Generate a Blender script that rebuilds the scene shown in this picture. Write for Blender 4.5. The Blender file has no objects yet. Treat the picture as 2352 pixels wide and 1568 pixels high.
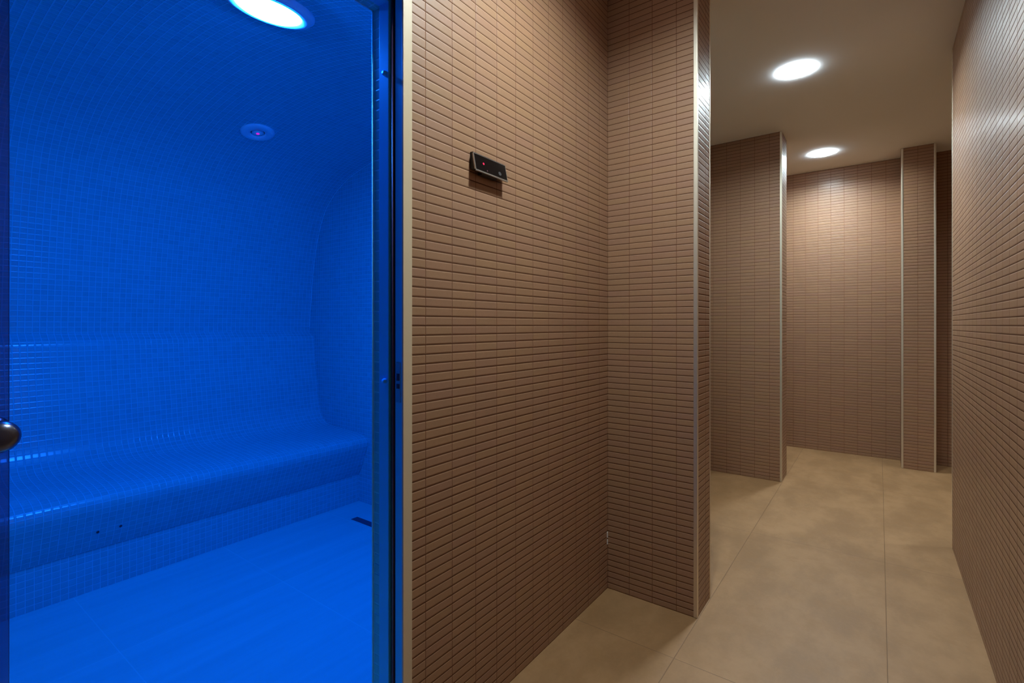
import bpy, bmesh, math
from mathutils import Vector, Matrix

S = bpy.context.scene
C = S.collection

# ----------------------------------------------------------------- render look
S.view_settings.view_transform = 'Standard'
S.view_settings.look = 'None'
S.view_settings.exposure = 0.0
S.view_settings.gamma = 1.0
S.view_settings.use_curve_mapping = False
S.render.engine = 'CYCLES'
cy = S.cycles
cy.use_denoising = True
cy.max_bounces = 14
cy.diffuse_bounces = 10
cy.glossy_bounces = 5
cy.transmission_bounces = 8
cy.transparent_max_bounces = 12
cy.sample_clamp_indirect = 12.0
cy.caustics_reflective = False
cy.caustics_refractive = False
cy.blur_glossy = 0.5

# ----------------------------------------------------------------- key measures
CAM_H = 1.152
CEIL = 2.576           # corridor ceiling
XL = -0.9575           # corridor face of the left wall
XI = -1.074            # steam room face of the same wall
YJ = 0.835             # door jamb face
YE = 2.0               # end of the left wall / face of the first partition
YS = 2.02              # end wall of the steam room
XP = -0.575            # free ends of the partitions
XR = 0.305             # right wall
HEAD = 1.981           # door head
ROW = 0.025
COL = 0.1005

# ----------------------------------------------------------------- node helpers
class NT:
    def __init__(self, name):
        self.mat = bpy.data.materials.new(name)
        self.mat.use_nodes = True
        self.t = self.mat.node_tree
        self.t.nodes.clear()
        self.out = self.t.nodes.new('ShaderNodeOutputMaterial')
        self.b = self.t.nodes.new('ShaderNodeBsdfPrincipled')
        self.t.links.new(self.b.outputs[0], self.out.inputs[0])

    def put(self, sock, v):
        if isinstance(v, bpy.types.NodeSocket):
            self.t.links.new(v, sock)
        elif v is not None:
            try:
                sock.default_value = v
            except Exception:
                sock.default_value = (*v, 1.0)

    def n(self, kind, **kw):
        nd = self.t.nodes.new(kind)
        for k, v in kw.items():
            setattr(nd, k, v)
        return nd

    def math(self, op, a, b=None, c=None):
        nd = self.n('ShaderNodeMath', operation=op)
        self.put(nd.inputs[0], a)
        if b is not None: self.put(nd.inputs[1], b)
        if c is not None: self.put(nd.inputs[2], c)
        return nd.outputs[0]

    def smooth(self, v, a, b, lo=0.0, hi=1.0):
        nd = self.n('ShaderNodeMapRange', interpolation_type='SMOOTHSTEP')
        self.put(nd.inputs[0], v)
        nd.inputs[1].default_value = a; nd.inputs[2].default_value = b
        nd.inputs[3].default_value = lo; nd.inputs[4].default_value = hi
        return nd.outputs[0]

    def mix(self, f, a, b, mode='MIX'):
        nd = self.n('ShaderNodeMix', data_type='RGBA', blend_type=mode)
        self.put(nd.inputs[0], f); self.put(nd.inputs[6], a); self.put(nd.inputs[7], b)
        return nd.outputs[2]

    def uv(self):
        nd = self.n('ShaderNodeUVMap'); nd.uv_map = 'UVMap'
        sp = self.n('ShaderNodeSeparateXYZ')
        self.t.links.new(nd.outputs[0], sp.inputs[0])
        return nd.outputs[0], sp.outputs[0], sp.outputs[1]

    def noise(self, vec, scale, detail=3.0, rough=0.55):
        nd = self.n('ShaderNodeTexNoise')
        self.t.links.new(vec, nd.inputs['Vector'])
        nd.inputs['Scale'].default_value = scale
        nd.inputs['Detail'].default_value = detail
        nd.inputs['Roughness'].default_value = rough
        return nd.outputs[0]

    def white(self, x, y):
        cb = self.n('ShaderNodeCombineXYZ')
        self.put(cb.inputs[0], x); self.put(cb.inputs[1], y)
        nd = self.n('ShaderNodeTexWhiteNoise', noise_dimensions='3D')
        self.t.links.new(cb.outputs[0], nd.inputs['Vector'])
        return nd.outputs['Value'], nd.outputs['Color']

    def joint(self, u, pitch, phase=0.0):
        """distance in metres to the nearest joint, and the tile index"""
        s = self.math('DIVIDE', self.math('SUBTRACT', u, phase), pitch)
        fr = self.math('FRACT', s)
        d = self.math('MULTIPLY', self.math('MINIMUM', fr, self.math('SUBTRACT', 1.0, fr)), pitch)
        return d, self.math('FLOOR', s)

    def bump(self, h, dist, strength=1.0):
        nd = self.n('ShaderNodeBump')
        nd.inputs['Strength'].default_value = strength
        nd.inputs['Distance'].default_value = dist
        self.put(nd.inputs['Height'], h)
        self.t.links.new(nd.outputs[0], self.b.inputs['Normal'])

    def set(self, **kw):
        for k, v in kw.items():
            self.put(self.b.inputs[k.replace('_', ' ')], v)


def plain(name, col, rough=0.5, metal=0.0, **kw):
    m = NT(name)
    m.set(Base_Color=(*col, 1.0), Roughness=rough, Metallic=metal)
    for k, v in kw.items():
        m.put(m.b.inputs[k.replace('_', ' ')], v)
    return m.mat


def mat_brown_tile():
    m = NT('brown_mosaic_tile')
    vec, u, v = m.uv()
    du, iu = m.joint(u, COL)
    dv, iv = m.joint(v, ROW)
    val, colr = m.white(iu, iv)
    sp = m.n('ShaderNodeSeparateColor'); m.t.links.new(colr, sp.inputs[0])
    base = m.mix(m.math('MULTIPLY', sp.outputs[0], 0.8), (0.327, 0.168, 0.087, 1), (0.312, 0.157, 0.095, 1))
    base = m.mix(m.math('MULTIPLY', sp.outputs[1], 0.35), base, (0.297, 0.173, 0.080, 1))
    fine = m.noise(vec, 90.0, 4.0, 0.6)
    base = m.mix(m.smooth(fine, 0.3, 0.75, 0.0, 0.22), base, (0.229, 0.114, 0.059, 1))
    lv = m.mix(m.math('MULTIPLY', val, 0.16), base, (0.250, 0.126, 0.069, 1))
    tu = m.smooth(du, 0.0004, 0.0013)
    tv = m.smooth(dv, 0.0006, 0.0016)
    tile = m.math('MINIMUM', tu, tv)
    grout_h_shaded = (0.060, 0.021, 0.010, 1)  # horizontal joints coloured darker for the shadow cast into them from above
    grout_v = (0.165, 0.066, 0.036, 1)
    gr = m.mix(tv, grout_h_shaded, grout_v)
    m.set(Base_Color=m.mix(tile, gr, lv))
    ro = m.math('MULTIPLY_ADD', sp.outputs[2], 0.07, 0.46)
    m.set(Roughness=m.mix(tile, (0.8, 0.8, 0.8, 1), ro))
    m.put(m.b.inputs['Specular IOR Level'], m.math('MULTIPLY', tile, 0.5))
    m.put(m.b.inputs['Coat Weight'], m.math('MULTIPLY', tile, 0.16))
    m.b.inputs['Coat Roughness'].default_value = 0.24
    # pillowed tile edge plus a slight tilt of each tile
    pu = m.smooth(du, 0.0004, 0.0028)
    pv = m.smooth(dv, 0.0006, 0.0042)
    hgt = m.math('MINIMUM', pu, pv)
    hgt = m.math('ADD', hgt, m.math('MULTIPLY', fine, 0.06))
    m.bump(hgt, 0.0013, 0.65)
    return m.mat


def mat_blue_mosaic():
    m = NT('pale_blue_glass_mosaic')
    vec, u, v = m.uv()
    P = 0.0264
    du, iu = m.joint(u, P)
    dv, iv = m.joint(v, P)
    val, colr = m.white(iu, iv)
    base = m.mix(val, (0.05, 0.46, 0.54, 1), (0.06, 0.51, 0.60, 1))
    tu = m.smooth(du, 0.0007, 0.0018)
    tv = m.smooth(dv, 0.0007, 0.0018)
    tile = m.math('MINIMUM', tu, tv)
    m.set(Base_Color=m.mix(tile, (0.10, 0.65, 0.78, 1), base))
    m.set(Roughness=m.mix(tile, (0.75, 0.75, 0.75, 1), (0.22, 0.22, 0.22, 1)))
    m.put(m.b.inputs['Specular IOR Level'], m.math('MULTIPLY', tile, 0.45))
    hgt = m.math('MINIMUM', m.smooth(du, 0.0006, 0.004), m.smooth(dv, 0.0006, 0.004))
    m.bump(hgt, 0.0010, 0.6)
    return m.mat


def mat_floor():
    m = NT('beige_stone_floor_tile')
    vec, u, v = m.uv()
    du, iu = m.joint(u, 0.594, -0.571)
    dv, iv = m.joint(v, 1.30, 1.713)
    val, colr = m.white(iu, iv)
    mp = m.n('ShaderNodeMapping')
    m.t.links.new(vec, mp.inputs[0]); mp.inputs['Scale'].default_value = (1.7, 0.9, 1.0)
    mp.inputs['Rotation'].default_value = (0, 0, 0.5)
    n1 = m.noise(mp.outputs[0], 3.2, 6.0, 0.62)
    n2 = m.noise(vec, 11.0, 5.0, 0.65)
    n3 = m.noise(vec, 70.0, 3.0, 0.6)
    base = m.mix(m.smooth(n1, 0.36, 0.64), (0.252, 0.129, 0.051, 1), (0.342, 0.182, 0.078, 1))
    base = m.mix(m.smooth(n2, 0.45, 0.72, 0.0, 0.60), base, (0.274, 0.137, 0.048, 1))
    base = m.mix(m.smooth(n3, 0.45, 0.75, 0.0, 0.20), base, (0.365, 0.196, 0.086, 1))
    base = m.mix(m.math('MULTIPLY', val, 0.16), base, (0.302, 0.156, 0.063, 1))
    d = m.math('MINIMUM', du, dv)
    tile = m.smooth(d, 0.0006, 0.0020)
    m.set(Base_Color=m.mix(tile, (0.182, 0.089, 0.034, 1), base))
    m.set(Roughness=m.math('MULTIPLY_ADD', n2, 0.16, 0.44))
    m.bump(m.math('ADD', tile, m.math('MULTIPLY', n3, 0.2)), 0.0008, 0.5)
    return m.mat


def mat_steam_floor():
    m = NT('streaked_stone_floor_tile')
    vec, u, v = m.uv()
    du, iu = m.joint(u, 1.2, -0.95)
    dv, iv = m.joint(v, 0.597, 0.585)
    mp = m.n('ShaderNodeMapping')
    m.t.links.new(vec, mp.inputs[0]); mp.inputs['Scale'].default_value = (9.0, 0.55, 1.0)
    n1 = m.noise(mp.outputs[0], 1.6, 5.0, 0.6)
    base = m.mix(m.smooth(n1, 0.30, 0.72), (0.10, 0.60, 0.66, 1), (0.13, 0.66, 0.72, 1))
    d = m.math('MINIMUM', du, dv)
    tile = m.smooth(d, 0.0008, 0.0024)
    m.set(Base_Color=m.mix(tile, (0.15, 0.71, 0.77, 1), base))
    m.set(Roughness=0.42)
    m.bump(tile, 0.0006, 0.4)
    return m.mat


def mat_plaster():
    m = NT('white_plaster')
    tc = m.n('ShaderNodeTexCoord')
    n1 = m.noise(tc.outputs['Object'], 2.0, 3.0, 0.5)
    m.set(Base_Color=m.mix(n1, (0.86, 0.91, 0.96, 1), (0.88, 0.93, 0.98, 1)), Roughness=0.85)
    n2 = m.noise(tc.outputs['Object'], 140.0, 2.0, 0.5)
    m.bump(n2, 0.0004, 0.3)
    return m.mat


def mat_brushed(name, col, rough):
    m = NT(name)
    tc = m.n('ShaderNodeTexCoord')
    mp = m.n('ShaderNodeMapping')
    m.t.links.new(tc.outputs['Object'], mp.inputs[0]); mp.inputs['Scale'].default_value = (400, 400, 2.0)
    n1 = m.noise(mp.outputs[0], 1.0, 2.0, 0.5)
    m.set(Base_Color=(*col, 1), Metallic=1.0, Roughness=m.math('MULTIPLY_ADD', n1, 0.15, rough))
    return m.mat


def mat_emit(name, col, strength):
    m = NT(name)
    e = m.n('ShaderNodeEmission')
    e.inputs[0].default_value = (*col, 1); e.inputs[1].default_value = strength
    m.t.links.new(e.outputs[0], m.out.inputs[0])
    return m.mat


M_BROWN = mat_brown_tile()
M_BLUE = mat_blue_mosaic()
M_FLOOR = mat_floor()
M_SFLOOR = mat_steam_floor()
M_PLASTER = mat_plaster()
M_TRIM = mat_brushed('champagne_aluminium', (0.80, 0.70, 0.55), 0.38)
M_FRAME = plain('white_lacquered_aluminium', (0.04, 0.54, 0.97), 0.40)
M_COVER = plain('beige_lacquered_strip', (0.58, 0.44, 0.28), 0.45)
M_RUBBER = plain('black_rubber', (0.012, 0.010, 0.012), 0.55)
M_GASKET = plain('dark_plum_gasket', (0.060, 0.025, 0.050), 0.45)
M_STEEL = plain('brushed_steel', (0.42, 0.42, 0.43), 0.32, 1.0)
M_CHROME = plain('dark_chrome', (0.13, 0.14, 0.19), 0.28, 1.0)
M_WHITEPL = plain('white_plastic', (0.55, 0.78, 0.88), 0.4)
M_WHITERING = plain('white_lamp_ring', (0.82, 0.82, 0.82), 0.45)
M_CAN = plain('grey_reflector_can', (0.45, 0.45, 0.45), 0.6)
M_BLACKPL = plain('black_plastic', (0.014, 0.012, 0.012), 0.45)
M_BLACKGL = plain('black_display_glass', (0.005, 0.0035, 0.0035), 0.12, 0.0, Specular_IOR_Level=0.25)
M_BEZEL = plain('silver_bezel', (0.52, 0.48, 0.43), 0.38, 1.0)
M_LED = mat_emit('red_indicator_light', (1.0, 0.03, 0.10), 1.6)
M_ICON = plain('dim_red_icon', (0.055, 0.004, 0.012), 0.4)
M_KEY = plain('dim_grey_key', (0.045, 0.042, 0.042), 0.4)
M_PINKLED = mat_emit('pink_indicator_light', (0.75, 0.02, 0.80), 0.9)
M_DRAIN = plain('dark_drain_grate', (0.02, 0.06, 0.12), 0.4)
M_HOLE = plain('dark_outlet', (0.01, 0.02, 0.05), 0.6)
M_CAULK = plain('white_sealant', (0.75, 0.72, 0.68), 0.6)
LAMP_W = 455.0
M_LAMP = mat_emit('warm_white_diffuser', (0.88, 1.08, 1.16), LAMP_W)
M_HALO_RIM = mat_emit('added_halo_rim', (0.92, 1.04, 1.08), 62.0)  # added glow, throws a halo on the ceiling around each downlight
M_BLUELAMP = mat_emit('blue_lamp_lens', (0.006, 0.160, 1.0), 355.0)


def mat_glass():
    m = NT('tinted_door_glass')
    m.set(Base_Color=(0.26, 0.32, 0.42, 1), Roughness=0.02, IOR=1.45)
    m.put(m.b.inputs['Transmission Weight'], 1.0)
    return m.mat
M_GLASS = mat_glass()

# ----------------------------------------------------------------- mesh helpers
COLPHASE_Y = 0.913
COLPHASE_X = -0.857


def finish(name, bm, mats, parent=None, smooth=False, bevel=0.0):
    me = bpy.data.meshes.new(name)
    bmesh.ops.recalc_face_normals(bm, faces=bm.faces[:])
    bm.to_mesh(me); bm.free()
    if not isinstance(mats, (list, tuple)):
        mats = [mats]
    for m in mats:
        me.materials.append(m)
    if smooth:
        for p in me.polygons: p.use_smooth = True
    o = bpy.data.objects.new(name, me)
    C.objects.link(o)
    if parent is not None:
        o.parent = parent
        o.matrix_parent_inverse = Matrix.Translation(-parent.location)
    if bevel > 0:
        md = o.modifiers.new('Bevel', 'BEVEL'); md.width = bevel; md.segments = 2; md.limit_method = 'ANGLE'
    return o


def box(bm, x0, x1, y0, y1, z0, z1, mi=0):
    """axis aligned box; mi = material index or a function of the face normal"""
    uvl = bm.loops.layers.uv.get('UVMap') or bm.loops.layers.uv.new('UVMap')
    V = [bm.verts.new((x, y, z)) for x in (x0, x1) for y in (y0, y1) for z in (z0, z1)]
    quads = [((0, 1, 3, 2), (-1, 0, 0)), ((4, 6, 7, 5), (1, 0, 0)), ((0, 4, 5, 1), (0, -1, 0)),
             ((2, 3, 7, 6), (0, 1, 0)), ((0, 2, 6, 4), (0, 0, -1)), ((1, 5, 7, 3), (0, 0, 1))]
    for q, nrm in quads:
        f = bm.faces.new([V[i] for i in q])
        f.material_index = mi(nrm) if callable(mi) else mi
        for l in f.loops:
            c = l.vert.co
            if abs(nrm[0]) > 0.5: l[uvl].uv = (c.y - COLPHASE_Y, c.z)
            elif abs(nrm[1]) > 0.5: l[uvl].uv = (c.x - COLPHASE_X, c.z)
            else: l[uvl].uv = (c.x, c.y)


def cyl(bm, c, axis, r, length, seg=40, r2=None, mi=0):
    """capped (possibly tapered) cylinder starting at c along axis"""
    bm.loops.layers.uv.get('UVMap') or bm.loops.layers.uv.new('UVMap')
    a = Vector(axis).normalized()
    rot = Vector((0, 0, 1)).rotation_difference(a).to_matrix()
    r2 = r if r2 is None else r2
    c = Vector(c)
    A = [bm.verts.new(c + rot @ Vector((r * math.cos(t), r * math.sin(t), 0))) for t in [2 * math.pi * i / seg for i in range(seg)]]
    B = [bm.verts.new(c + rot @ Vector((r2 * math.cos(t), r2 * math.sin(t), length))) for t in [2 * math.pi * i / seg for i in range(seg)]]
    for i in range(seg):
        j = (i + 1) % seg
        f = bm.faces.new((A[i], A[j], B[j], B[i])); f.material_index = mi
    f = bm.faces.new(A[::-1]); f.material_index = mi
    f = bm.faces.new(B); f.material_index = mi


def lathe(bm, prof, seg=48):
    """closed solid of revolution about local z; prof = [(r, z), ...] from axis to axis"""
    bm.loops.layers.uv.get('UVMap') or bm.loops.layers.uv.new('UVMap')
    rings = []
    for r, z in prof:
        if r < 1e-6:
            rings.append([bm.verts.new((0, 0, z))])
        else:
            rings.append([bm.verts.new((r * math.cos(2 * math.pi * i / seg), r * math.sin(2 * math.pi * i / seg), z)) for i in range(seg)])
    for a, b in zip(rings, rings[1:]):
        for i in range(seg):
            j = (i + 1) % seg
            if len(a) == 1 and len(b) == 1: continue
            if len(a) == 1: bm.faces.new((a[0], b[i], b[j]))
            elif len(b) == 1: bm.faces.new((a[i], a[j], b[0]))
            else: bm.faces.new((a[i], a[j], b[j], b[i]))


def ring_lathe(bm, prof, seg=48):
    """closed ring: prof is a closed loop of (r, z)"""
    bm.loops.layers.uv.get('UVMap') or bm.loops.layers.uv.new('UVMap')
    rings = [[bm.verts.new((r * math.cos(2 * math.pi * i / seg), r * math.sin(2 * math.pi * i / seg), z)) for i in range(seg)] for r, z in prof]
    n = len(rings)
    for k in range(n):
        a, b = rings[k], rings[(k + 1) % n]
        for i in range(seg):
            j = (i + 1) % seg
            bm.faces.new((a[i], a[j], b[j], b[i]))


def empty(name, loc, rot=(0, 0, 0)):
    o = bpy.data.objects.new(name, None)
    C.objects.link(o); o.location = loc; o.rotation_euler = rot
    o.empty_display_size = 0.1
    return o


def local(name, bm, mats, parent, smooth=False, bevel=0.0):
    """part whose mesh is already in its parent's local space"""
    o = finish(name, bm, mats, None, smooth, bevel)
    o.parent = parent
    return o


def tag(o, label, cat=None, group=None, kind=None):
    o['label'] = label
    if cat: o['category'] = cat
    if group: o['group'] = group
    if kind: o['kind'] = kind
    return o


def struct(o, label, cat):
    return tag(o, label, cat, kind='structure')


def new():
    return bmesh.new()

# ----------------------------------------------------------------- corridor shell
bm = new()
box(bm, -1.0165, 1.6, -1.6, 2.02, -0.10, 0.0)
box(bm, -1.7, 1.6, 2.02, 5.47, -0.10, 0.0)
box(bm, 1.6, 3.5, 3.30, 5.47, -0.10, 0.0)
struct(finish('floor', bm, M_FLOOR), 'beige stone tile floor of the corridor', 'floor')

LAMPS = [(-0.372, 3.174), (-0.376, 4.828), (-0.40, 1.17), (2.25, 4.40)]     # recessed downlights, the last an unseen added one: the ceiling has a round hole for each
HOLE_R = 0.0845
bm = new()
uvl = bm.loops.layers.uv.new('UVMap')
edges = []
def ring_edges(pts):
    vs = [bm.verts.new(p) for p in pts]
    for i in range(len(vs)):
        edges.append(bm.edges.new((vs[i], vs[(i + 1) % len(vs)])))
ring_edges([(-1.074, -1.6, CEIL), (1.6, -1.6, CEIL), (1.6, 3.30, CEIL), (3.5, 3.30, CEIL), (3.5, 5.47, CEIL), (-1.7, 5.47, CEIL), (-1.7, 2.10, CEIL), (-1.074, 2.10, CEIL)])
for lx_, ly_ in LAMPS:
    ring_edges([(lx_ + HOLE_R * math.cos(2 * math.pi * k / 64), ly_ + HOLE_R * math.sin(2 * math.pi * k / 64), CEIL) for k in range(64)])
fill = bmesh.ops.triangle_fill(bm, use_beauty=True, use_dissolve=False, edges=edges)
low = [f for f in bm.faces]
ext = bmesh.ops.extrude_face_region(bm, geom=low)
bmesh.ops.translate(bm, vec=(0, 0, 0.08), verts=[v for v in ext['geom'] if isinstance(v, bmesh.types.BMVert)])
struct(finish('ceiling', bm, M_PLASTER), 'flat white plaster ceiling of the corridor', 'ceiling')

def lw(nrm):   # brown to the corridor, mosaic to the steam room
    return 0 if nrm[0] > 0.5 else 1
bm = new()
box(bm, XI, XL, 0.864, YS, 0.0, CEIL, lw)
box(bm, XI, -1.0433, YJ, 0.864, 0.0, HEAD, 1)
box(bm, XI, XL, -0.80, 0.864, 2.014, CEIL, lw)
box(bm, XI, -1.0433, -0.80, 0.864, HEAD, 2.014, 1)
box(bm, XI, XL, -1.6, -0.80, 0.0, CEIL, lw)
wl = struct(finish('wall_left', bm, [M_BROWN, M_BLUE]), 'brown mosaic tiled wall between the steam room door and the first partition, carrying the control panel', 'wall')
bm = new()
for z0, z1 in ((0.193, 0.214), (0.222, 0.247)):
    box(bm, XL - 0.001, XL + 0.0022, YE - 0.006, YE - 0.0005, z0, z1)
finish('sealant_spot', bm, M_CAULK, wl)['label'] = 'white sealant spots in the corner joint'

bm = new(); box(bm, XL, XP, YE, 2.185, 0.0, CEIL)
struct(finish('wall_near', bm, M_BROWN), 'nearest short brown tiled partition, beside the wall with the control panel', 'wall')
bm = new(); box(bm, -1.6, XP, 4.11, 4.35, 0.0, CEIL)
struct(finish('wall_middle', bm, M_BROWN), 'second brown tiled partition, in front of the far wall', 'wall')
bm = new(); box(bm, -1.7, 3.5, 5.37, 5.47, 0.0, CEIL)
struct(finish('wall_back', bm, M_BROWN), 'far brown tiled wall at the end of the corridor, lit by the farther downlight', 'wall')
bm = new(); box(bm, 0.146, 0.358, 5.09, 5.37, 0.0, CEIL)
struct(finish('wall_column', bm, M_BROWN), 'narrow brown tiled pier standing forward of the far wall', 'wall')
bm = new(); box(bm, XR, 1.5, -1.6, 3.42, 0.0, CEIL); box(bm, 1.5, 3.4, 3.30, 3.42, 0.0, CEIL)
struct(finish('wall_right', bm, M_BROWN), 'brown tiled wall running along the right side of the corridor', 'wall')
bm = new(); box(bm, -1.7, -1.6, 2.185, 5.37, 0.0, CEIL)
struct(finish('wall_alcove', bm, M_BROWN), 'brown tiled wall hidden at the back of the alcove between the partitions', 'wall')
bm = new(); box(bm, 3.4, 3.5, 3.30, 5.37, 0.0, CEIL)
struct(finish('wall_side', bm, M_BROWN), 'brown tiled wall closing the side passage behind the right wall', 'wall')
bm = new(); box(bm, XL, XR, -1.6, -1.5, 0.0, CEIL)
struct(finish('wall_front', bm, M_BROWN), 'brown tiled wall behind the viewer', 'wall')

# metal edge trims on the outside corners
TR = 0.0125
def edge_trim(n, x, y, sx, sy, w, lab):
    """vertical square bead on the corner (x, y); sx, sy = +-1 point outwards"""
    bm = new()
    a, b = sorted((x - sx * w, x + sx * 0.0018)); c, d = sorted((y - sy * w, y + sy * 0.0018))
    box(bm, a, b, c, d, 0.001, CEIL - 0.001)
    struct(finish('trim_%d' % n, bm, M_TRIM, bevel=0.0015), lab, 'trim')
edge_trim(1, XP, YE, 1, -1, 0.0135, 'champagne metal corner strip on the near edge of the first partition')
edge_trim(2, XP, 2.185, 1, 1, 0.006, 'thin metal corner strip on the far edge of the first partition')
edge_trim(3, XP, 4.11, 1, -1, 0.012, 'metal corner strip on the near edge of the second partition')
edge_trim(4, 0.146, 5.09, -1, -1, 0.012, 'metal corner strip on the left edge of the narrow pier')
edge_trim(5, 0.358, 5.09, 1, -1, 0.012, 'metal corner strip on the right edge of the narrow pier')
edge_trim(6, XR, 3.42, -1, 1, 0.010, 'metal corner strip at the far end of the right wall')

# ----------------------------------------------------------------- steam room
bm = new(); box(bm, -3.40, -1.0165, -1.25, YS, -0.10, 0.0)
struct(finish('floor_steam', bm, M_SFLOOR), 'streaked stone tile floor of the blue lit steam room', 'floor')


def catmull(P, step=0.012):
    out = []
    n = len(P)
    for i in range(n - 1):
        p0 = P[max(i - 1, 0)]; p1 = P[i]; p2 = P[i + 1]; p3 = P[min(i + 2, n - 1)]
        L = math.dist(p1, p2); k = max(2, int(L / step))
        for j in range(k):
            t = j / k
            q = []
            for a in range(2):
                q.append(0.5 * ((2 * p1[a]) + (-p0[a] + p2[a]) * t + (2 * p0[a] - 5 * p1[a] + 4 * p2[a] - p3[a]) * t * t
                                + (-p0[a] + 3 * p1[a] - 3 * p2[a] + p3[a]) * t ** 3))
            out.append(tuple(q))
    out.append(P[-1])
    return out


def extrude_profile(bm, front, back, y0, y1):
    """solid prism along y: 'front' is the visible profile (uv = y, arc length), 'back' closes it"""
    uvl = bm.loops.layers.uv.get('UVMap') or bm.loops.layers.uv.new('UVMap')
    A = [bm.verts.new((x, y0, z)) for x, z in front]; B = [bm.verts.new((x, y1, z)) for x, z in front]
    s = 0.0; arc = [0.0]
    for p, q in zip(front, front[1:]):
        s += math.dist(p, q); arc.append(s)
    for i in range(len(front) - 1):
        f = bm.faces.new((A[i], A[i + 1], B[i + 1], B[i])); f.smooth = True
        for l in f.loops:
            k = i if l.vert in (A[i], B[i]) else i + 1
            l[uvl].uv = (l.vert.co.y, arc[k])
    # the closing faces are split off so that the visible surface keeps clean smooth normals
    rim = [front[-1]] + list(back) + [front[0]]
    cA = [bm.verts.new((x, y0, z)) for x, z in rim]; cB = [bm.verts.new((x, y1, z)) for x, z in rim]
    for i in range(len(rim) - 1):
        bm.faces.new((cA[i], cB[i], cB[i + 1], cA[i + 1]))
    loop = list(front) + list(back)
    kA = [bm.verts.new((x, y0, z)) for x, z in loop]; kB = [bm.verts.new((x, y1, z)) for x, z in loop]
    caps = [bm.faces.new(kA), bm.faces.new(kB[::-1])]
    for fc in caps:
        for l in fc.loops: l[uvl].uv = (l.vert.co.x, l.vert.co.z)
    bmesh.ops.triangulate(bm, faces=caps)


def fin_keep(name, bm, mat, parent=None, flip=False):
    me = bpy.data.meshes.new(name)
    bm.normal_update()
    if flip: bmesh.ops.reverse_faces(bm, faces=bm.faces[:])
    bm.to_mesh(me); bm.free(); me.materials.append(mat)
    o = bpy.data.objects.new(name, me); C.objects.link(o)
    if parent is not None:
        o.parent = parent; o.matrix_parent_inverse = Matrix.Translation(-parent.location)
    return o

Y0S = -1.25
# curved back wall rising into a barrel ceiling
VAULT = [(-3.319, 1.115), (-3.314, 1.20), (-3.300, 1.32), (-3.268, 1.55), (-3.214, 1.765), (-3.130, 1.940), (-3.045, 2.025),
         (-2.979, 2.073), (-2.857, 2.131), (-2.717, 2.171), (-2.596, 2.195), (-2.40, 2.220), (-2.20, 2.230), (-2.0, 2.226),
         (-1.8, 2.205), (-1.6, 2.170), (-1.4, 2.122), (-1.22, 2.068), (-1.0745, 2.010)]
vp = catmull(VAULT, 0.03)
bm = new()
extrude_profile(bm, vp, [(-1.0745, 2.40), (-3.40, 2.40), (-3.40, 1.115)], Y0S, YS)
struct(fin_keep('ceiling_vault', bm, M_BLUE), 'curved mosaic back wall and barrel ceiling of the blue steam room', 'ceiling')
VSAMP = [(p[0], p[1]) for p in vp]
def vault_z(x):
    for p, q in zip(VSAMP, VSAMP[1:]):
        if p[0] <= x <= q[0]:
            t = (x - p[0]) / (q[0] - p[0])
            return p[1] + t * (q[1] - p[1]), math.atan2(q[1] - p[1], q[0] - p[0])

bm = new(); box(bm, -3.40, XL, YS, 2.185, 0.0, 2.40)
struct(finish('wall_end', bm, M_BLUE), 'flat mosaic end wall of the blue steam room', 'wall')
bm = new(); box(bm, -3.40, XI, Y0S - 0.1, Y0S, 0.0, 2.40)
struct(finish('wall_opposite', bm, M_BLUE), 'mosaic end wall of the steam room, out of view to the left', 'wall')

# pale grout bead at the vault seam; pale bead as the lamplit doorway edge
M_GROUT_EDGE = plain('pale_grout_and_lit_edge', (0.16, 0.74, 0.86), 0.45)
def bead(bm, pts, r=0.0024, seg=8):
    bm.loops.layers.uv.get('UVMap') or bm.loops.layers.uv.new('UVMap')
    P = [Vector(p) for p in pts]; rings = []
    for i, p in enumerate(P):
        t = (P[min(i + 1, len(P) - 1)] - P[max(i - 1, 0)]).normalized()
        a = t.orthogonal().normalized(); 
        ref = Vector((0, 1, 0)) if abs(t.y) < 0.9 else Vector((1, 0, 0))
        a = (ref - t * ref.dot(t)).normalized(); b = t.cross(a)
        rings.append([bm.verts.new(p + (a * math.cos(2 * math.pi * k / seg) + b * math.sin(2 * math.pi * k / seg)) * r) for k in range(seg)])
    for q, w_ in zip(rings, rings[1:]):
        for k in range(seg):
            l = (k + 1) % seg
            bm.faces.new((q[k], q[l], w_[l], w_[k]))
    bm.faces.new(rings[0][::-1]); bm.faces.new(rings[-1])
bm = new(); bead(bm, [(x, YS, z) for x, z in vp if x < -1.12])
struct(finish('trim_7', bm, M_GROUT_EDGE, None, True), 'pale curved grout line where the steam room vault meets its end wall', 'trim')
bm = new()
bead(bm, [(XI, YJ, 0.002), (XI, YJ, HEAD)], 0.0030); bead(bm, [(XI, YJ, HEAD), (XI, -0.80, HEAD)], 0.0030)  # pale colour stands for the lamp highlight on the rounded edge
struct(finish('trim_8', bm, M_GROUT_EDGE, None, True), 'pale bead painting the lamplit edge of the mosaic reveal around the steam room doorway', 'trim')

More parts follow.
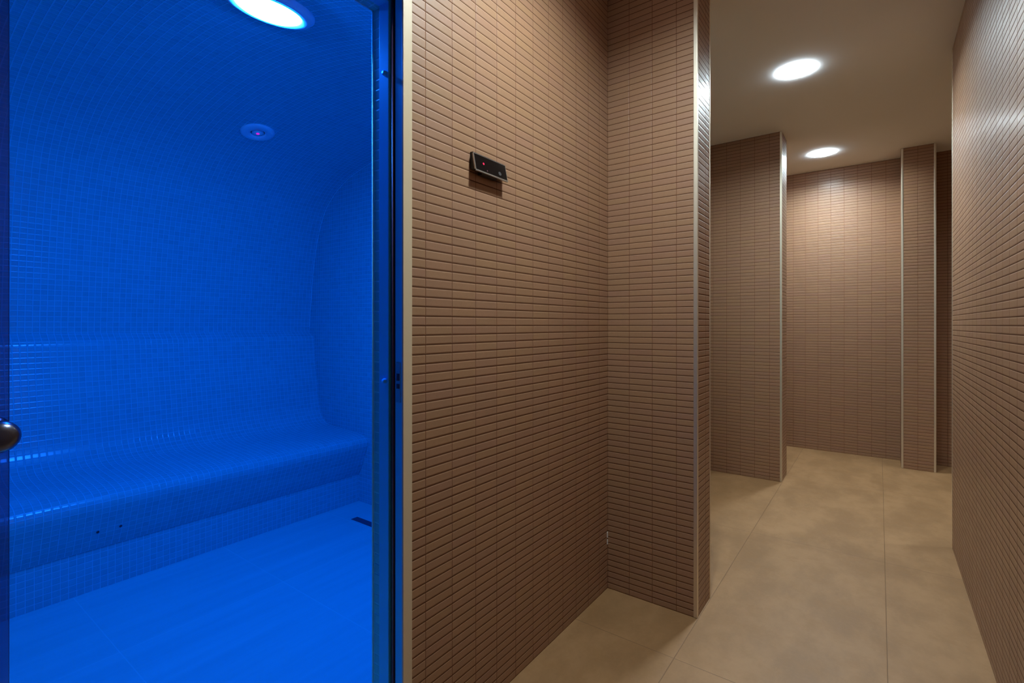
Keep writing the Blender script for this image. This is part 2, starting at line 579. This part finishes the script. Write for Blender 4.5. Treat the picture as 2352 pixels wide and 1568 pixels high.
# built-in bench
bench = empty('bench', (-2.95, 0.385, 0.0))
tag(bench, 'long built-in mosaic bench with rounded front edge and sloping backrest in the blue steam room', 'bench')
SEAT = [(-2.735, 0.182), (-2.706, 0.236), (-2.680, 0.297), (-2.656, 0.352), (-2.647, 0.385), (-2.652, 0.412), (-2.680, 0.434),
        (-2.762, 0.447), (-2.905, 0.455), (-3.040, 0.463), (-3.110, 0.480), (-3.150, 0.508)]
bm = new()
extrude_profile(bm, catmull(SEAT), [(-3.40, 0.508), (-3.40, 0.182)], Y0S, YS)
fin_keep('seat', bm, M_BLUE, bench)
BACK = [(-3.150, 0.508), (-3.175, 0.550), (-3.198, 0.620), (-3.219, 0.765), (-3.243, 0.895), (-3.258, 1.03), (-3.263, 1.060), (-3.275, 1.078),
        (-3.297, 1.094), (-3.319, 1.115)]
bm = new()
extrude_profile(bm, catmull(BACK), [(-3.40, 1.115), (-3.40, 0.508)], Y0S, YS)
fin_keep('backrest', bm, M_BLUE, bench)
bm = new(); box(bm, -3.40, -2.740, Y0S, YS, 0.0, 0.182)
finish('base', bm, M_BLUE, bench)
for y, x, z in ((0.655, -2.6925, 0.267), (0.735, -2.6925, 0.267)):
    bm = new()
    cyl(bm, (x - 0.004, y, z), (0.9, 0, -0.42), 0.0055, 0.006, 16)
    finish('outlet', bm, M_HOLE, bench)['label'] = 'small dark outlet under the bench edge'

# floor drain
dr = empty('floor_drain', (-2.30, 1.822, 0.0))
tag(dr, 'dark slot drain in the steam room floor beside the end of the bench', 'drain')
bm = new(); box(bm, -2.520, -2.10, 1.801, 1.845, 0.0, 0.0016)
finish('frame', bm, M_DRAIN, dr)
bm = new(); box(bm, -2.514, -2.106, 1.806, 1.840, 0.0014, 0.0024)
finish('grate', bm, M_DRAIN, dr)

# big blue lamp in the vault
LX, LY = -1.535, 0.797
lz, la = vault_z(LX)
lamp = empty('steam_lamp', (LX, LY, lz), (0, -la, 0))
tag(lamp, 'large round glowing blue lamp in the curved steam room ceiling', 'lamp')
bm = new()
ring_lathe(bm, [(0.096, 0.01), (0.096, -0.017), (0.104, -0.023), (0.123, -0.019), (0.135, -0.008), (0.135, 0.01)])
local('ring', bm, M_WHITEPL, lamp, True)
bm = new()
lathe(bm, [(0, 0.006), (0.095, 0.006), (0.095, -0.020), (0.082, -0.027), (0.05, -0.033), (0, -0.035)])
local('lens', bm, M_BLUELAMP, lamp, True)
# small unlit spot
SX, SY = -2.665, 1.322
sz, sa = vault_z(SX)
sp = empty('ceiling_spot', (SX, SY, sz), (0, -sa, 0))
tag(sp, 'small pale round fitting with a pink light point in the steam room vault', 'light fitting')
bm = new()
ring_lathe(bm, [(0.034, 0.008), (0.034, -0.006), (0.040, -0.013), (0.072, -0.012), (0.083, -0.006), (0.083, 0.008)])
local('ring', bm, M_WHITEPL, sp, True)
bm = new()
lathe(bm, [(0, 0.006), (0.0335, 0.006), (0.0335, -0.002), (0, -0.002)])
local('recess', bm, M_HOLE, sp)
bm = new()
lathe(bm, [(0, -0.001), (0.027, -0.001), (0.030, -0.006), (0.020, -0.010), (0, -0.0115)])
local('lens', bm, M_WHITEPL, sp, True)
bm = new()
lathe(bm, [(0, -0.009), (0.008, -0.009), (0.008, -0.0125), (0, -0.0135)], 20)
local('indicator', bm, M_PINKLED, sp)

# ----------------------------------------------------------------- steam room door
fr = empty('door_frame', (-1.0, 0.85, 0.0))
struct(fr, 'aluminium frame of the steam room door with dark seal and latch plate', 'door frame')
def fpart(name, mat, boxes, bevel=0.0, label=None):
    bm = new()
    for b in boxes: box(bm, *b)
    o = finish(name, bm, mat, fr, bevel=bevel)
    if label: o['label'] = label
    return o
Z1 = 2.014
fpart('cover_strip', M_COVER, [(-0.9605, -0.9545, 0.8345, 0.864, 0.0, Z1), (-0.9605, -0.9545, -0.80, 0.8345, HEAD + 0.004, Z1)], 0.001, 'beige strip facing the corridor')
fpart('channel', M_FRAME, [(-0.9866, -0.9605, 0.8365, 0.864, 0.0, Z1), (-0.9866, -0.9605, -0.80, 0.8365, HEAD + 0.004, Z1)])
fpart('seal', M_RUBBER, [(-1.0067, -0.9866, 0.846, 0.864, 0.0, Z1), (-1.0067, -0.9866, -0.80, 0.846, HEAD + 0.014, Z1)], label='black rubber seal')
bm = new()
cyl(bm, (-1.0005, 0.8415, 0.002), (0, 0, 1), 0.0048, 1.98, 16)
finish('gasket', bm, M_GASKET, fr, True)
fpart('inner_profile', M_FRAME, [(-1.0433, -1.0067, 0.831, 0.864, 0.0, Z1), (-1.0433, -1.0067, -0.80, 0.831, HEAD - 0.002, Z1)], 0.0008)
for z in (1.797, 1.009):
    bm = new()
    cyl(bm, (-1.0185, 0.831, z), (0, -1, 0), 0.0068, 0.0075, 20, 0.0060)
    finish('bumper', bm, M_FRAME, fr, True)
st = fpart('strike_plate', M_STEEL, [(-0.9835, -0.9665, 0.8352, 0.8368, 0.957, 1.058)], 0.0006, 'metal latch plate')
bm = new(); box(bm, -0.9800, -0.9700, 0.8340, 0.8356, 1.012, 1.030); box(bm, -0.9800, -0.9700, 0.8340, 0.8356, 0.992, 1.004)
o = finish('latch_hole', bm, M_HOLE); o.parent = st; o.matrix_parent_inverse = Matrix.Identity(4)

# sliding glass leaf pushed to the left
gl = empty('door_1', (-0.9966, -0.30, 0.0))
struct(gl, 'dark tinted glass door leaf slid open at the left edge of the opening', 'door')
bm = new(); box(bm, -1.0006, -0.9926, -0.78, 0.1425, 0.006, 1.975)
finish('pane', bm, M_GLASS, gl, bevel=0.0006)
kn = new()
lathe(kn, [(0, 0.0), (0.013, 0.0), (0.013, 0.012), (0.019, 0.016), (0.0215, 0.024), (0.0215, 0.034), (0.018, 0.041), (0.010, 0.044), (0, 0.0445)], 36)
o = finish('knob', kn, M_CHROME, None, True)
o.parent = gl; o.location = (0.004, 0.300 + 0.128, 1.000); o.rotation_euler = (0, math.pi / 2, 0)
kn = new()
lathe(kn, [(0, 0.0), (0.013, 0.0), (0.013, 0.012), (0.019, 0.016), (0.0215, 0.024), (0.0215, 0.034), (0.018, 0.041), (0.010, 0.044), (0, 0.0445)], 36)
o = finish('knob', kn, M_CHROME, None, True)
o.parent = gl; o.location = (-0.004, 0.300 + 0.128, 1.000); o.rotation_euler = (0, -math.pi / 2, 0)

# ----------------------------------------------------------------- control panel on the wall
cp = empty('control_panel', (XL, 1.164, 1.60))
tag(cp, 'small black tilted control panel with a red light on the brown tiled wall', 'control panel')
cy0, cy1 = 1.0865, 1.2405
def wedge(bm, y0, y1, zt, zb, pt0, pt1, pb0, pb1, zt1=None, zb1=None):
    """prism along y; front edge at top/bottom pt1/pb1, rear at pt0/pb0 (distance from wall)"""
    zt1 = zt if zt1 is None else zt1; zb1 = zb if zb1 is None else zb1
    pts = [(XL + pt0, zt), (XL + pt1, zt1), (XL + pb1, zb1), (XL + pb0, zb)]
    bm.loops.layers.uv.get('UVMap') or bm.loops.layers.uv.new('UVMap')
    A = [bm.verts.new((x, y0, z)) for x, z in pts]; B = [bm.verts.new((x, y1, z)) for x, z in pts]
    for i in range(4):
        j = (i + 1) % 4
        bm.faces.new((A[i], A[j], B[j], B[i]))
    bm.faces.new(A[::-1]); bm.faces.new(B)
ZT, ZB = 1.6525, 1.5985
PT, PB = 0.0125, 0.0235
bm = new(); wedge(bm, cy0 + 0.003, cy1 - 0.003, ZT + 0.003, ZB + 0.010, 0.0, PT - 0.002, 0.0, PB - 0.002, None, ZB + 0.001)
finish('housing', bm, M_BLACKPL, cp)
ex, ez = PB - PT, ZB - ZT
L = math.hypot(ex, ez); ex /= L; ez /= L        # down the face
nx, nz = -ez, ex                                 # out of the face
def face_plate(bm, y0, y1, s0, s1, h0, h1):
    """plate on the tilted face: s = distance down from the top edge, h = height above it"""
    bm.loops.layers.uv.get('UVMap') or bm.loops.layers.uv.new('UVMap')
    P = []
    for y in (y0, y1):
        for s, hh in ((s0, h0), (s0, h1), (s1, h1), (s1, h0)):
            P.append(bm.verts.new((XL + PT + ex * s + nx * hh, y, ZT + ez * s + nz * hh)))
    for i in range(4):
        j = (i + 1) % 4
        bm.faces.new((P[i], P[j], P[4 + j], P[4 + i]))
    bm.faces.new((P[3], P[2], P[1], P[0])); bm.faces.new((P[4], P[5], P[6], P[7]))
bm = new()
face_plate(bm, cy0, cy1, 0.0, 0.0016, -0.003, 0.0010)
face_plate(bm, cy0, cy1, L - 0.0045, L, -0.003, 0.0014)
face_plate(bm, cy0, cy0 + 0.0035, 0.0, L, -0.003, 0.0010)
face_plate(bm, cy1 - 0.0016, cy1, 0.0, L, -0.003, 0.0010)
finish('rim', bm, M_BEZEL, cp)
bm = new(); face_plate(bm, cy0 + 0.003, cy1 - 0.0014, 0.0014, L - 0.0042, -0.003, 0.0006)
disp = finish('display', bm, M_BLACKGL, cp, bevel=0.0004)
def on_face(name, mat, y, s, r, seg, hh=0.0007, ry=1.0):
    bm = new(); bm.loops.layers.uv.new('UVMap')
    top = []; bot = []
    for i in range(seg):
        a = 2 * math.pi * i / seg + math.pi / 2
        yy = y + r * ry * math.cos(a); ss = s - r * math.sin(a)
        for lst, h_ in ((bot, hh - 0.0006), (top, hh + 0.0003)):
            lst.append(bm.verts.new((XL + PT + ex * ss + nx * h_, yy, ZT + ez * ss + nz * h_)))
    bm.faces.new(top); bm.faces.new(bot[::-1])
    for i in range(seg):
        j = (i + 1) % seg
        bm.faces.new((bot[i], bot[j], top[j], top[i]))
    o = finish(name, bm, mat, None)
    o.parent = disp; o.matrix_parent_inverse = Matrix.Identity(4)
    return o
o1 = on_face('indicator', M_LED, cy0 + 0.043, 0.0245, 0.0034, 18); o1['label'] = 'glowing red indicator'
o2 = on_face('icon', M_ICON, cy0 + 0.056, L - 0.0115, 0.0036, 3)
o3 = on_face('key', M_KEY, cy1 - 0.036, L - 0.0190, 0.0060, 20, ry=1.2)
bm = new(); wedge(bm, cy0 + 0.034, cy1 - 0.050, ZB + 0.004, ZB - 0.004, 0.004, PB - 0.004, 0.004, PB - 0.005)  # black piece standing in for the dark recess under the panel
finish('dark_recess', bm, M_BLACKPL, cp)

# ----------------------------------------------------------------- corridor downlights
def downlight(label, x, y):
    d = empty('downlight', (x, y, CEIL))
    tag(d, label, 'ceiling light', 'downlights in the corridor ceiling')
    bm = new()
    ring_lathe(bm, [(0.0842, 0.001), (0.0842, -0.0066), (0.0850, -0.0078), (0.0870, -0.0078), (0.0880, -0.0066), (0.0880, 0.0002)])
    local('ring', bm, M_HALO_RIM, d, True)  # rim made to glow to brighten the ceiling around the lamp
    bm = new()
    lathe(bm, [(0, 0.034), (0.0825, 0.034), (0.0825, 0.028), (0.078, 0.0272), (0, 0.0270)])
    local('diffuser', bm, M_LAMP, d)
    bm = new()
    ring_lathe(bm, [(0.0842, -0.0002), (0.0832, 0.000), (0.0830, 0.060), (0.0842, 0.060)])
    local('housing', bm, M_CAN, d, True)
    return d

d0 = downlight('nearer of the two glowing round downlights seen in the corridor ceiling', -0.372, 3.174)
def copy_light(label, x, y):
    r = d0.copy(); C.objects.link(r); r.location = (x, y, CEIL); r['label'] = label
    for ch in d0.children:
        c = ch.copy(); C.objects.link(c); c.parent = r
    return r
copy_light('farther of the two glowing round downlights, in front of the far tiled wall', -0.376, 4.828)
copy_light('round downlight above the control panel, out of view overhead', -0.40, 1.17)

copy_light('unseen downlight added in the side passage to brighten the recess and ceiling', 2.25, 4.40)  # added fill lamp, lifts the dark recess and the ceiling

# ----------------------------------------------------------------- world and camera
w = bpy.data.worlds.new('World'); S.world = w; w.use_nodes = True
w.node_tree.nodes['Background'].inputs[0].default_value = (0.5, 0.5, 0.5, 1)
w.node_tree.nodes['Background'].inputs[1].default_value = 0.0

F_PX = 1140.0
cam_d = bpy.data.cameras.new('camera'); cam = bpy.data.objects.new('camera', cam_d); C.objects.link(cam)
cam_d.sensor_fit = 'HORIZONTAL'; cam_d.sensor_width = 36.0
cam_d.lens = F_PX / 2352.0 * 36.0
cam_d.shift_y = -37.5 / 2352.0
cam_d.clip_start = 0.01
cam.location = (0, 0, CAM_H)
cam.rotation_euler = (math.pi / 2, 0, math.atan(843.0 / F_PX))
S.camera = cam
